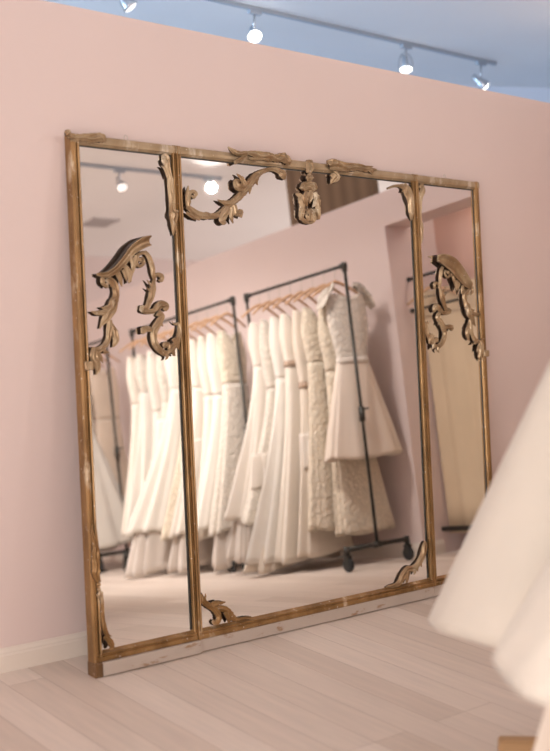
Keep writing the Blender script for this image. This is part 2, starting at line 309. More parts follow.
# ------------------------------------------------------------------ helpers
def link(name, me, mat, parent=None, loc=None, smooth=False):
    o = bpy.data.objects.new(name, me); COL.objects.link(o)
    if mat is not None: me.materials.append(mat)
    if parent: o.parent = parent
    if loc is not None: o.location = loc
    if smooth:
        for p in me.polygons: p.use_smooth = True
    return o
def from_bm(name, bm, mat, parent=None, loc=None, smooth=False):
    bmesh.ops.recalc_face_normals(bm, faces=bm.faces)
    me = bpy.data.meshes.new(name); bm.to_mesh(me); bm.free()
    return link(name, me, mat, parent, loc, smooth)
def tag(o, label, cat, group=None):
    o['label'] = label; o['category'] = cat
    if group: o['group'] = group
    return o
def struct(o):
    o['kind'] = 'structure'; o['label'] = STRUCT.get(o.name, o.name.replace('_', ' ')); o['category'] = STRUCT_CAT.get(o.name.split('_')[0], 'wall'); return o
def empty(name, loc=(0, 0, 0), rot=(0, 0, 0)):
    o = bpy.data.objects.new(name, None); COL.objects.link(o); o.location = loc; o.rotation_euler = rot; o.empty_display_size = .1
    return o
def add_box(bm, x0, x1, y0, y1, z0, z1):
    r = bmesh.ops.create_cube(bm, size=1)
    for v in r['verts']:
        v.co = Vector((x0+(v.co.x+.5)*(x1-x0), y0+(v.co.y+.5)*(y1-y0), z0+(v.co.z+.5)*(z1-z0)))
    return r['verts']
def box(name, dims, mat, parent=None, bevel=0, loc=None):
    bm = bmesh.new(); add_box(bm, *dims)
    if bevel: bmesh.ops.bevel(bm, geom=list(bm.edges), offset=bevel, segments=2, affect='EDGES', profile=.5)
    return from_bm(name, bm, mat, parent, loc)
def catmull(P, sub=5):
    if len(P) < 3: 
        out = []
        for i in range(sub+1):
            t = i/sub; out.append(tuple(a*(1-t)+b*t for a, b in zip(P[0], P[-1])))
        return out
    out = []
    for i in range(len(P)-1):
        p0 = P[max(i-1, 0)]; p1 = P[i]; p2 = P[i+1]; p3 = P[min(i+2, len(P)-1)]
        for k in range(sub):
            t = k/sub
            out.append(tuple(.5*((2*b)+(-a+c)*t+(2*a-5*b+4*c-d)*t*t+(-a+3*b-3*c+d)*t**3) for a, b, c, d in zip(p0, p1, p2, p3)))
    out.append(tuple(P[-1])); return out
def add_tube(bm, pts, r, seg=10, cap=True):
    pts = [Vector(p) for p in pts]; n = len(pts); rings = []
    rad = r if isinstance(r, (list, tuple)) else [r]*n
    prev = None
    for i, p in enumerate(pts):
        t = (pts[min(i+1, n-1)]-pts[max(i-1, 0)]).normalized()
        if prev is None:
            a = Vector((0, 0, 1)) if abs(t.z) < .9 else Vector((1, 0, 0))
            u = t.cross(a).normalized()
        else:
            u = (prev - t*prev.dot(t)); u = u.normalized() if u.length > 1e-6 else t.orthogonal().normalized()
        prev = u; v = t.cross(u)
        rings.append([bm.verts.new(p+(u*math.cos(2*PI*k/seg)+v*math.sin(2*PI*k/seg))*rad[i]) for k in range(seg)])
    for a, b_ in zip(rings, rings[1:]):
        for k in range(seg): bm.faces.new((a[k], a[(k+1) % seg], b_[(k+1) % seg], b_[k]))
    if cap: bm.faces.new(rings[0][::-1]); bm.faces.new(rings[-1])
def tube(name, pts, r, mat, parent=None, seg=10, loc=None):
    bm = bmesh.new(); add_tube(bm, pts, r, seg); return from_bm(name, bm, mat, parent, loc, True)
def add_lathe(bm, prof, seg=24, M4=None):
    rings = []
    for r, z in prof:
        rings.append([bm.verts.new(Vector((max(r, 1e-4)*math.cos(2*PI*k/seg), max(r, 1e-4)*math.sin(2*PI*k/seg), z))) for k in range(seg)])
    if M4:
        for R_ in rings:
            for v in R_: v.co = M4 @ v.co
    for a, b_ in zip(rings, rings[1:]):
        for k in range(seg): bm.faces.new((a[k], a[(k+1) % seg], b_[(k+1) % seg], b_[k]))
    bm.faces.new(rings[0][::-1]); bm.faces.new(rings[-1])
def lathe(name, prof, mat, parent=None, seg=24, M4=None, loc=None):
    bm = bmesh.new(); add_lathe(bm, prof, seg, M4); return from_bm(name, bm, mat, parent, loc, True)

# ------------------------------------------------------------------ the place
NJ = -1.765; WH = 2.5885; CH = 3.2; XS = 5.57; YB = -6.5; XL = -2.6
STRUCT = {
 'floor': 'pale whitewashed oak plank floor running to the mirror wall',
 'ceiling': 'plain ceiling passing above the pink partition walls',
 'wall_back': 'pink partition wall the tall gilt mirror leans against',
 'wall_right': 'pink side wall behind the dress racks, with an open nook',
 'wall_front': 'pink end wall beyond the farthest dress rack',
 'wall_left': 'pink wall with shop windows on the camera side',
 'wall_far': 'pale lilac wall of the room behind the pink partition',
 'wall_light_block': 'unseen partition added to block light beyond the side wall',
 'wall_outer': 'outer wall of the space beyond the side wall, with an added unseen window',
 'wall_nook': 'salmon pink rear wall of the nook with the cream curtain',
 'trim_1': 'brown slatted wood panel high above the pink side wall',
 'baseboard_back': 'white moulded baseboard of the mirror wall',
 'baseboard_right': 'white moulded baseboard behind the dress racks',
 'baseboard_nook': 'white moulded baseboard inside the nook',
}
STRUCT_CAT = {'floor': 'floor', 'ceiling': 'ceiling', 'wall': 'wall', 'trim': 'panel', 'baseboard': 'baseboard', 'window': 'window'}
struct(box('floor', (XL-.2, 9.5, YB-.2, 5.2, -.1, 0), M['floor']))
struct(box('ceiling', (XL-.2, 9.5, YB-.2, 5.2, CH, CH+.1), M['ceil']))
struct(box('wall_back', (XL, XS+.13, 0, .13, 0, WH), M['pink']))
bm = bmesh.new()
add_box(bm, XS, XS+.13, YB, NJ, 0, WH)                 # behind the racks
add_box(bm, XS+.13, XS+.62, NJ-.13, NJ, 0, WH)          # far cheek of the nook
add_box(bm, XS, XS+.24, NJ, 0, 2.345, WH)              # lintel
add_box(bm, XS, XS+.24, -.30, 0, 0, 2.345)                # near jamb
struct(from_bm('wall_right', bm, M['pink']))
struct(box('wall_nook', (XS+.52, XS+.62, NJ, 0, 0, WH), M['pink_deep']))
struct(box('wall_front', (XL, 9.5, YB-.12, YB, 0, CH), M['pink']))
bm = bmesh.new()
for y0, y1 in ((YB, -5.9), (-3.9, -3.5), (-1.5, .13), (.13, 2.0), (4.4, 5.2)): add_box(bm, XL-.12, XL, y0, y1, 0, CH)
for y0, y1 in ((-5.9, -3.9), (-3.5, -1.5), (2.0, 4.4)): add_box(bm, XL-.12, XL, y0, y1, 0, .4); add_box(bm, XL-.12, XL, y0, y1, 2.9, CH)
struct(from_bm('wall_left', bm, M['pink']))
bm = bmesh.new()
d = Vector((.82, -.57, 0)).normalized(); nrm = Vector((-d.y, d.x, 0)); c0 = Vector((6.95, 2.12, 0))
vs = add_box(bm, -3.4, 4, 0, .12, 0, CH)
for v in vs: v.co = c0+d*v.co.x+nrm*v.co.y+Vector((0, 0, v.co.z))
struct(from_bm('wall_far', bm, M['pale']))
struct(box('wall_light_block', (XS+.62, 9.4, 0, .13, 0, CH), M['pale']))  # added out of view to keep the neighbouring light off the back room
struct(box('trim_1', (XS+.14, XS+.20, -2.93, -1.97, 0, CH), M['slat']))
bm = bmesh.new(); add_box(bm, 9.4, 9.5, YB, 5.2, 0, .5); add_box(bm, 9.4, 9.5, YB, 5.2, 3.0, CH)
for y0, y1 in ((YB, -5.6), (-1.4, 5.2)): add_box(bm, 9.4, 9.5, y0, y1, .5, 3.0)
struct(from_bm('wall_outer', bm, M['pale']))
def baseboard(name, segs):
    bm = bmesh.new(); prof = [(0, 0), (.014, 0), (.014, .066), (.011, .073), (.011, .078), (.006, .088), (.004, .0954), (0, .0954)]
    for (ax, ay), (bx, by), (nx, ny) in segs:
        A = [bm.verts.new((ax+nx*u, ay+ny*u, z)) for u, z in prof]; B = [bm.verts.new((bx+nx*u, by+ny*u, z)) for u, z in prof]
        k = len(prof)
        for i in range(k): bm.faces.new((A[i], A[(i+1) % k], B[(i+1) % k], B[i]))
        bm.faces.new(A[::-1]); bm.faces.new(B)
    return struct(from_bm(name, bm, M['base']))
baseboard('baseboard_back', [((XL, 0), (XS, 0), (0, -1))])
baseboard('baseboard_right', [((XS, YB), (XS, NJ), (-1, 0)), ((XS-.014, NJ), (XS+.20, NJ), (0, 1))])
baseboard('baseboard_nook', [((XS+.52, NJ), (XS+.52, -.3), (-1, 0))])
# shop windows in the left wall (out of frame): frame, glazing bars
def window(name, y0, y1, X=XL, z0=.4, z1=2.9, lab='tall shop window in the left wall'):
    bm = bmesh.new()
    for a in ((y0, y0+.05, z0, z1), (y1-.05, y1, z0, z1), (y0, y1, z0, z0+.06), (y0, y1, z1-.06, z1), ((y0+y1)/2-.02, (y0+y1)/2+.02, z0, z1)):
        add_box(bm, X-.1, X-.04, *a)
    o = struct(from_bm(name, bm, M['base'])); o['label'] = lab; o['category'] = 'window'
window('window_1', -5.9, -3.9); window('window_2', -3.5, -1.5); window('window_3', 2.0, 4.4); window('window_added', -5.6, -1.4, 9.54, .5, 3.0, 'unseen window added beyond the side wall to light the ceiling')  # the last one is added, unseen, for the ceiling light

# ------------------------------------------------------------------ the mirror
TH = .1044; BY = .2711; MX0, MX1, MX2, MX3, ML = 2.0945, 2.5845, 4.0160, 4.5040, 2.106
SC = (MX0+MX3)/2
TAN = math.tan(TH)
mirror = tag(empty('leaning_mirror', (SC, -BY, 0), (-TH, 0, 0)), 'huge three-panel mirror in a worn carved gilt frame leaning on the pink wall', 'mirror')
def L(s, n, t): return Vector((s-SC, -n, t))       # s along the wall, n out of the glass, t up the frame
def clamp_floor(bm):
    for v in bm.verts:
        v.co.z = max(v.co.z, v.co.y*TAN)           # world z >= 0 (n = -y)
def prof_bar(bm, a, b, prof, vertical):
    """extrude profile [(u, n)] from a to b; u runs along s (vertical bars) or t (rails)"""
    if vertical: A = [bm.verts.new(L(u, n, a)) for u, n in prof]; B = [bm.verts.new(L(u, n, b)) for u, n in prof]
    else: A = [bm.verts.new(L(a, n, u)) for u, n in prof]; B = [bm.verts.new(L(b, n, u)) for u, n in prof]
    k = len(prof)
    for i in range(k): bm.faces.new((A[i], A[(i+1) % k], B[(i+1) % k], B[i]))
    bm.faces.new(A[::-1]); bm.faces.new(B)
def P_outer(x, w, sgn):   # outer stile: rounded edge, flat, quirk, inner bead
    pr = [(0, -.05), (0, -.007), (.004, -.002), (.008, 0), (.020, 0), (.022, -.012), (.0245, -.012), (.0265, .001), (.031, .005), (.035, .0), (.0365, -.013), (.039, -.013), (w, -.016), (w, -.05)]
    pr = [(min(u, w) if u < w else u, n) for u, n in pr] if w >= .04 else [(u*w/.042 if u < w else u, n) for u, n in pr]
    return [(x+sgn*u, n) for u, n in pr]
def P_inner(x, w, sgn):   # meeting stile
    pr = [(0.0012, -.05), (.0012, -.006), (.003, 0), (w*.30, .003), (w*.40, -.002), (w*.44, -.012), (w*.50, -.012), (w*.54, -.001), (w*.66, .002), (w*.80, -.001), (w*.84, -.012), (w, -.0165), (w, -.05)]
    return [(x+sgn*u, n) for u, n in pr]
def P_rail(z, w, sgn):
    pr = [(0, -.05), (0, -.004), (.003, 0), (w*.45, .002), (w*.75, 0), (w*.8, -.007), (w*.88, -.008), (w, -.016), (w, -.05)]
    return [(z+sgn*u, n) for u, n in pr]
def P_low(z, w):
    pr = [(0, -.05), (0, .002), (.004, .005), (w*.40, .004), (w*.52, -.001), (w*.62, .004), (w*.74, .004), (w*.85, -.008), (w, -.016), (w, -.05)]
    return [(z+u, n) for u, n in pr]
def make_panel(s0, s1, left_outer, right_outer, plinth_out, label, wl, wr):
    bm = bmesh.new()
    PT = .056
    prof_bar(bm, PT-.004, ML, P_outer(s0, wl, 1) if left_outer else P_inner(s0, wl, 1), True)
    prof_bar(bm, PT-.004, ML, P_outer(s1, wr, -1) if right_outer else P_inner(s1, wr, -1), True)
    prof_bar(bm, s0+wl*.3, s1-wr*.3, P_low(PT, .042), False)
    clamp_floor(bm)
    fr = from_bm('mirror_frame', bm, M['gilt'], mirror); fr['label'] = label
    bm = bmesh.new(); prof_bar(bm, s0+.0012, s1-.0012, P_rail(ML, .042, -1), False)
    from_bm('top_rail', bm, M['gilt_top'], fr)
    bm = bmesh.new()
    vs = add_box(bm, s0+wl*.5-SC, s1-wr*.5-SC, .0155, .024, PT+.03, ML-.02)
    from_bm('mirror_glass', bm, M['mirror'], fr)
    bm = bmesh.new(); add_box(bm, s0+wl*.5-SC, s1-wr*.5-SC, .026, .046, PT+.03, ML-.02)
    from_bm('backing_board', bm, M['foot'], fr)
    rb = bmesh.new(); e = s1-wr-SC          # black strips painting the shade along the right-hand bar and top rail
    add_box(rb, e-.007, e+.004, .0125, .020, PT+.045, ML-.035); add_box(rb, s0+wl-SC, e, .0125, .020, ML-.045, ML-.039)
    o = from_bm('shade_strip', rb, M['iron'], fr); o['label'] = 'black strip standing in for shade at the glass edge'
    bm = bmesh.new(); a = s0+(.030 if left_outer else .001); b_ = s1-(.030 if right_outer else .001)
    prof_bar(bm, a, b_, [(-.02, -.05), (-.02, plinth_out-.016), (.005, plinth_out-.016), (.006, plinth_out), (PT-.003, plinth_out), (PT, plinth_out-.003), (PT, -.05)], False); clamp_floor(bm)
    from_bm('plinth_board', bm, M['plinth'], fr)
    for o_, x in ((left_outer, s0-.002), (right_outer, s1-.030)):
        if o_:
            bm = bmesh.new(); prof_bar(bm, x, x+.032, [(-.02, -.052), (-.02, .008), (.004, .011), (PT-.006, .011), (PT, .006), (PT, -.052)], False); clamp_floor(bm)
            f = from_bm('foot_block', bm, M['foot'], fr); f['label'] = 'dark rubbed corner block'
    # small wire hanging ring on the top rail
    s = s0+(s1-s0)*(.52 if left_outer else .47)
    if left_outer or right_outer:
        bm = bmesh.new(); add_tube(bm, [L(s+.008*math.sin(a*PI/8), -.01, ML+.008-.012*math.cos(a*PI/8)) for a in range(17)], .0016, 6)
        from_bm('hanging_ring', bm, M['steel'], fr, smooth=True)
    return fr
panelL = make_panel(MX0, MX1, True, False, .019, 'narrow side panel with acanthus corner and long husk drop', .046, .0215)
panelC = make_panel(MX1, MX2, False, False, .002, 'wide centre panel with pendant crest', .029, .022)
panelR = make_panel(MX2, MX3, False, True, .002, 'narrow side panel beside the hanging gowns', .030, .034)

FLIP = 2.0918+4.5025
SERR = ('corner_acanthus', 'crest_leaf', 'crest_spray', 'husk_drop', 'corner_scroll', 'corner_foot', 'pendant')
def carve(name, key, parent, n0=-.008, flip=False, hk=.55, hmax=.028, mat='orn'):
    bm = bmesh.new()
    for typ, pts in ORN[key]:
        if flip: pts = [(FLIP+.014-a, b_, w) for a, b_, w in pts]
        elif key in ('corner_scroll', 'crest_leaf', 'pendant', 'crest_spray', 'broken_scroll'): pts = [(a+.010, b_, w) for a, b_, w in pts]
        elif key in ('stile_leaf', 'stile_bud'): pts = [(a+.018, b_, w) for a, b_, w in pts]
        elif key.startswith('arch'): pts = [(a+(.012 if typ == 'c' else .006), b_, w) for a, b_, w in pts] if key != 'arch_cornice_right' else pts
        nb = n0+(.006 if typ == 's' and len(pts) <= 4 else 0)
        C_ = catmull(pts, 6 if typ != 'b' else 3)
        # drop nearly coincident samples
        Q = [C_[0]]
        for c in C_[1:]:
            if math.hypot(c[0]-Q[-1][0], c[1]-Q[-1][1]) > .0008: Q.append(c)
        arc = 0.; n = len(Q); rings = []; K = 13 if typ == 'c' else 21
        for i, (s, t, w) in enumerate(Q):
            a = Q[max(i-1, 0)]; b_ = Q[min(i+1, n-1)]
            dx, dy = b_[0]-a[0], b_[1]-a[1]; l = math.hypot(dx, dy) or 1; px, py = -dy/l, dx/l
            if key in SERR and .15 < i/n < .93: w *= 1+.22*(((arc/.017) % 1)-.45)
            arc += l*.5
            w = max(w, .002); h = min(max(w*hk, .005), hmax); ring = []
            for k in range(K):
                th = PI*k/(K-1); u = .5*w*math.cos(th)
                if typ == 'c':      # cornice: lip above, cove, lower fillet
                    f = k/(K-1)     # 0 upper (+p) side .. 1
                    if flip: f = 1-f
                    hh = [.0, .95, 1.08, 1.02, .66, .40, .28, .24, .30, .52, .56, .42, .0][k if not flip else K-1-k]*.032*min(1, w/.03)
                    ring.append(bm.verts.new(L(s+px*u, n0+.004+hh, t+py*u)))
                    continue
                g = math.sin(th)**.75
                if typ == 's': g *= 1-.46*(abs(math.cos(2.5*th+.55*math.sin(i*.55)))**1.6)*min(1, w/.010)
                if typ == 'b': g = min(1, math.sin(th)*2.2)
                ring.append(bm.verts.new(L(s+px*u, nb+h*g, t+py*u)))
            rings.append(ring)
        for A, B in zip(rings, rings[1:]):
            for k in range(K-1):
                fc = bm.faces.new((A[k], A[k+1], B[k+1], B[k]))
                if k < (1 if typ == 'c' else 2) or k > K-(3 if typ == 'c' else 4): fc.material_index = 1   # shade outline put into dark flanks and the unfinished wood back
            bm.faces.new((A[K-1], A[0], B[0], B[K-1])).material_index = 1
        bm.faces.new(rings[0][::-1]); bm.faces.new(rings[-1])
    o = from_bm(name, bm, M[mat], parent, smooth=True); o.data.materials.append(M['raw'])
    return o
for par, fl in ((panelL, False), (panelR, True)):
    a = carve('carved_arch', 'arch_cornice_right' if fl else 'arch_cornice', par, -.004, False); a['label'] = 'broken pediment moulding of a carved arch'
    carve('scroll_branch', 'arch_left', a, -.008, fl); carve('leaf_fringe', 'arch_fringe', a, -.006, fl, .5, .024); carve('scroll_branch', 'arch_right', a, -.008, fl)
carve('leaf_drop', 'stile_drop', panelL, -.008, hmax=.028)
carve('corner_acanthus', 'corner_acanthus', panelL, -.004, hk=.85, hmax=.036)
carve('husk_drop', 'husk_drop', panelL, .0, hk=.6, mat='gilt')
carve('corner_scroll', 'corner_scroll', panelC)
carve('crest_leaf', 'crest_leaf', panelC, .002, hk=1.0, hmax=.032)
carve('crest_pendant', 'pendant', panelC, -.008, hk=.75, hmax=.030, mat='orn')
carve('crest_spray', 'crest_spray', panelC, .002, hk=1.0, hmax=.032)
carve('broken_scroll', 'broken_scroll', panelC, -.012)
carve('corner_leaf', 'corner_leaf', panelC, -.0125); carve('corner_foot', 'corner_foot', panelC, mat='gilt')
carve('stile_leaf', 'stile_leaf', panelC, -.0125); carve('stile_bud', 'stile_bud', panelR, -.010)

# ------------------------------------------------------------------ garment racks
def pipe_rack(x, y0, y1, label, caps=True):
    r = tag(empty('pipe_garment_rack', (x, (y0+y1)/2, 0)), label, 'clothes rack', 'black pipe dress racks')
    h = (y0-y1)/2; Z = 2.04; R_ = .0115
    tube('top_rail', [(0, -h, Z), (0, h, Z)], R_, M['iron'], r)
    for sg in (1, -1):
        y = h*sg
        bm = bmesh.new(); add_lathe(bm, [(.0, -.024), (.021, -.022), (.021, .010), (.017, .022), (.0, .024)], 14, Matrix.Translation((0, y, Z)))
        add_tube(bm, [(0, y-sg*.045, Z), (0, y, Z)], .019, 12); add_tube(bm, [(0, y, Z), (0, y, Z-.045)], .019, 12)
        from_bm('elbow', bm, M['iron'], r, smooth=True)
        u = tube('upright', [(0, y, .135), (0, y, Z)], R_, M['iron'], r)
        bm = bmesh.new(); add_tube(bm, [(0, y, .97), (0, y, 1.07)], .021, 12); add_tube(bm, [(0, y, 1.045), (.05, y, 1.055)], .006, 8); add_tube(bm, [(.05, y-.018, 1.055), (.05, y+.018, 1.055)], .006, 8)
        from_bm('coupling', bm, M['iron'], u, smooth=True)
        bm = bmesh.new(); add_tube(bm, [(-.28, y, .145), (.28, y, .145)], .016, 12); add_tube(bm, [(-.03, y, .145), (.03, y, .145)], .022, 12)
        for q in (-.28, .28): add_tube(bm, [(q, y, .165), (q, y, .105)], .020, 12)
        ft = from_bm('foot_bar', bm, M['iron'], r, smooth=True)
        for q in (-.28, .28):
            bm = bmesh.new()
            for e in (-.019, .015): add_box(bm, q+e, q+e+.004, y-.02, y+.02, .045, .10)
            add_box(bm, q-.022, q+.022, y-.024, y+.024, .098, .106)
            cs = from_bm('caster', bm, M['iron'], ft)
            bm = bmesh.new(); add_lathe(bm, [(.030, -.014), (.043, -.012), (.046, -.005), (.046, .005), (.043, .012), (.030, .014)], 20, Matrix.Translation((q, y, .046)) @ Matrix.Rotation(PI/2, 4, 'Y'))
            cs.name = 'caster_wheel'; bm2 = bm
            me = bpy.data.meshes.new('caster_wheel'); bmesh.ops.recalc_face_normals(bm2, faces=bm2.faces); bm2.to_mesh(me); bm2.free()
            cs.name = 'caster_fork'
            w = link('caster_wheel', me, M['rubber'], ft, smooth=True)
    return r
pipe_rack(5.11, -1.745, -2.85, 'black pipe rack on casters nearest the nook, holding the short blush dress')
pipe_rack(5.07, -2.97, -4.45, 'long black pipe rack on casters in the middle of the side wall')
pipe_rack(5.05, -4.86, -5.95, 'black pipe rack on casters farthest from the nook')

# ------------------------------------------------------------------ hangers and dresses
hang_me = {}
def hanger(x, y, z, rz, label, group, mat='hwood'):
    r = tag(empty('wooden_hanger', (x, y, z), (0, 0, rz)), label, 'hanger', group)
    if 'bar' not in hang_me:
        bm = bmesh.new()
        pts = []
        for i in range(17):
            u = -1+i/8; pts.append((u*.205, 0, -.092-.10*abs(u)**1.35))
        add_tube(bm, pts, [.008+.005*(1-abs(-1+i/8)) for i in range(17)], 10)
        o = from_bm('shoulder_bar', bm, M[mat], r, smooth=True); hang_me['bar'] = o.data
        bm = bmesh.new()
        pts = [(0, 0, -.09), (0, 0, -.035)]+[(.0175*math.cos(a), 0, .0+.0175*math.sin(a)) for a in [(-90+25*k)*PI/180 for k in range(0, 11)]]
        pts[1] = (0, 0, -.03)
        add_tube(bm, pts, .0022, 8); o = from_bm('hook', bm, M['steel'], r, smooth=True); hang_me['hook'] = o.data
    else:
        for n_, k in (('shoulder_bar', 'bar'), ('hook', 'hook')):
            o = bpy.data.objects.new(n_, hang_me[k]); COL.objects.link(o); o.parent = r
    return r

def shell(name, rows, mat, parent, nf=0, amp=lambda t: 0, seg=96, ph=0., thick=.003, hem_wave=0., scoop=0.):
    """rows: list of (z, a, b, dx) rings of a garment, open at both ends, folded by amp"""
    bm = bmesh.new(); R_ = []; n = len(rows)
    rnd = random.Random(int(ph*1000)+nf)
    ks = [(max(2, int(round(nf*q))), w*rnd.uniform(.6, 1.2), rnd.uniform(0, 6.3)) for q, w in ((.35, .7), (.6, .7), (.85, .6), (1.15, .45), (1.6, .28), (2.1, .15))] if nf else []
    for i, (z, a, b, dx) in enumerate(rows):
        t = i/(n-1); ring = []
        for k in range(seg):
            th = 2*PI*k/seg
            f = 1.+amp(t)*sum(w*math.cos(q*th+p+.6*t) for q, w, p in ks)
            c, s = math.cos(th), math.sin(th)
            e = .85
            x = a*f*math.copysign(abs(c)**e, c)+dx; y = b*(f if amp(t) < .12 else 1+1.4*(f-1))*math.copysign(abs(s)**e, s)
            zz = z-scoop*max(0, 1-t*2.2)**1.2*math.exp(-(x/.055)**2)*(1 if s < 0 else .55)+(hem_wave*math.sin(3*th+ph)*t**4 if hem_wave else 0)
            ring.append(bm.verts.new((x, y, zz)))
        R_.append(ring)
    for A, B in zip(R_, R_[1:]):
        for k in range(seg): bm.faces.new((A[k], A[(k+1) % seg], B[(k+1) % seg], B[k]))
    o = from_bm(name, bm, mat, parent, smooth=True)
    md = o.modifiers.new('thickness', 'SOLIDIFY'); md.thickness = thick; md.offset = -1
    return o
def lerp(a, b, t): return a+(b-a)*t
def dress(x, y, rz, label, group, mat, hem=.1, a=.3, b=.07, dx=0., waist=1.38, top=1.765, wa=.135, bust=.158, nf=9, amp=.07, belt=None, tier=None, under=None, sleeve=None, pw=1.3, bmat=None, name='wedding_dress', straps=True, cat='dress', bdep=.055):
    r = tag(empty(name, (x, y, 0), (0, 0, rz)), label, cat, group)
    bm_ = M[bmat] if bmat else M[mat]
    rows = []
    zs = top+.045 if not sleeve else top
    for i in range(17):
        t = i/16
        if straps: w = lerp(.125, bust, min(1, t/.42)**.8) if t < .42 else lerp(bust, wa, .5-.5*math.cos(PI*((t-.42)/.58)))
        else: w = lerp(bust*.96, bust, min(1, t*3)) if t < .34 else lerp(bust, wa, .5-.5*math.cos(PI*((t-.34)/.66)))
        rows.append((lerp(zs, waist, t), w, lerp(.034 if straps else bdep*.8, bdep, math.sin(PI*min(1, t*1.6)/2)) if t < .6 else lerp(bdep, bdep*.85, (t-.6)/.4), 0))
    shell('bodice', rows, bm_, r, 7, lambda t: .03*t*(1-t), ph=x+y, scoop=.17 if straps else .05)
    sk = []
    if pw == 1.3: waist0 = waist
    for i in range(27):
        t = i/26; q = t**pw
        sk.append((lerp(waist, hem, t), lerp(wa, a, q), lerp(bdep*.85, b, q), dx*q))
    s = shell('skirt', sk, M[mat], r, nf, lambda t: amp*min(1, t*1.5)**1.3, ph=y*3+x, hem_wave=.012)
    if belt:
        shell('waistband', [(waist+.02, wa*1.03, bdep*.95, 0), (waist, wa*1.05, bdep*.97, 0), (waist-.025, wa*1.06, bdep, dx*.02)], M[belt], r, thick=.004)
    if tier:
        for tz, tw in tier:
            t = (waist-tz)/(waist-hem); q = t**pw; aa = lerp(wa, a, q); bb = lerp(bdep*.85, b, q)
            rr = [(tz+.22-.25*k/8, lerp(aa*.90, aa*1.05, k/8), lerp(bb*.90, bb*1.06, k/8), dx*q) for k in range(9)]
            shell('tier', rr, M[tw], s, nf+3, lambda t: amp*(.6+.5*t), ph=tz*7+y)
    if under:
        uz, ua, um = under
        rr = [(lerp(hem+.25, uz, k/10), lerp(a*.66, ua*.97, (k/10)**.8), lerp(b*.7, b*.98, k/10), lerp(dx*.75, dx, k/10)) for k in range(11)]
        shell('underskirt', rr, M[um], r, nf+4, lambda t: .05+.05*t, ph=uz+y, hem_wave=.015)
    if sleeve:
        for sg in (-1, 1):
            bm = bmesh.new(); R_ = []
            for i in range(9):
                t = i/8; ring = []
                cx, cz = sg*(.105+.085*t), 1.895-.085*t+.035*math.sin(PI*t)
                for k in range(22):
                    th = 2*PI*k/22; rr = (.035+.045*math.sin(PI*min(1, t*.7)))*(1+.14*math.cos(5*th+2*t)*t)
                    ring.append(bm.verts.new((cx+sg*rr*math.cos(th)*.55, rr*math.sin(th)*.8, cz+rr*math.cos(th)*.75*(-1))))
                R_.append(ring)
            for A, B in zip(R_, R_[1:]):
                for k in range(22): bm.faces.new((A[k], A[(k+1) % 22], B[(k+1) % 22], B[k]))
            o = from_bm('sleeve', bm, bm_, r, smooth=True); md = o.modifiers.new('t', 'SOLIDIFY'); md.thickness = .003
    return r
RZ = 2.04-.0175+.0135+.0022+.001          # hook centre so that it hangs over the rail
G1 = 'gowns on the rack nearest the nook'; G2 = 'gowns on the long middle rack'; G3 = 'gowns on the farthest rack'
H1 = 'hangers on the rack nearest the nook'; H2 = 'hangers on the long middle rack'; H3 = 'hangers on the farthest rack'
ORD = ['first', 'second', 'third', 'fourth', 'fifth', 'sixth', 'seventh', 'eighth', 'ninth', 'tenth']
def rack_row(x, ys, specs, G, H, where):
    for i, (y, sp) in enumerate(zip(ys, specs)):
        sp = dict(sp); lab = sp.pop('label'); rz = sp.pop('rz', random.uniform(-.22, -.05)); ox = sp.pop('ox', 0)
        hanger(x, y, RZ, rz, f'pale wooden hanger, {ORD[i]} from the nook end of the {where} rack', H)
        dress(x+ox, y, rz, lab, G, **sp)
rack_row(5.11, [-1.85, -1.965, -2.085, -2.21, -2.335, -2.46, -2.585, -2.70], [
 dict(label='short blush satin dress with cap sleeves, at the nook end of its rack', mat='blush', bmat='ilace', hem=.73, a=.315, b=.085, waist=1.40, top=1.86, bust=.165, wa=.125, nf=11, amp=.07, sleeve=True, belt='soft', straps=False, rz=.12, ox=.07, bdep=.05, pw=.9),
 dict(label='cream textured lace gown hanging below the short blush dress', waist=1.34, mat='lace', hem=.22, a=.25, b=.062, dx=.06, nf=7, amp=.06, rz=.05, ox=.06),
 dict(label='cream lace sheath showing left of the short blush dress hem', waist=1.42, mat='lace', hem=.27, a=.26, b=.062, dx=-.02, nf=8, amp=.07, rz=-.05),
 dict(label='champagne tulle gown with a layered knee tier, fourth from the nook', waist=1.28, mat='champ', hem=.10, a=.30, b=.065, dx=-.06, tier=[(.72, 'soft')], nf=9, amp=.07, belt='belt'),
 dict(label='ivory satin gown with a taupe ribbon waist, fifth from the nook', waist=1.45, mat='ivory', hem=.08, a=.36, b=.066, dx=-.10, belt='belt', nf=10, amp=.08),
 dict(label='wide white tulle gown with the fullest skirt beside the rack gap', waist=1.36, mat='white', hem=.10, a=.47, b=.068, dx=-.17, nf=12, amp=.085, under=(.04, .46, 'champ')),
 dict(label='ivory lace gown with a scalloped hem near the far end of its rack', waist=1.30, mat='ilace', hem=.36, a=.40, b=.064, dx=-.15, nf=9, amp=.07, tier=[(.62, 'soft')]),
 dict(label='soft white chiffon gown, farthest from the nook on its rack', waist=1.48, mat='soft', hem=.40, a=.42, b=.07, dx=-.15, nf=10, amp=.08, under=(.10, .40, 'grey')),
], G1, H1, 'nearest')
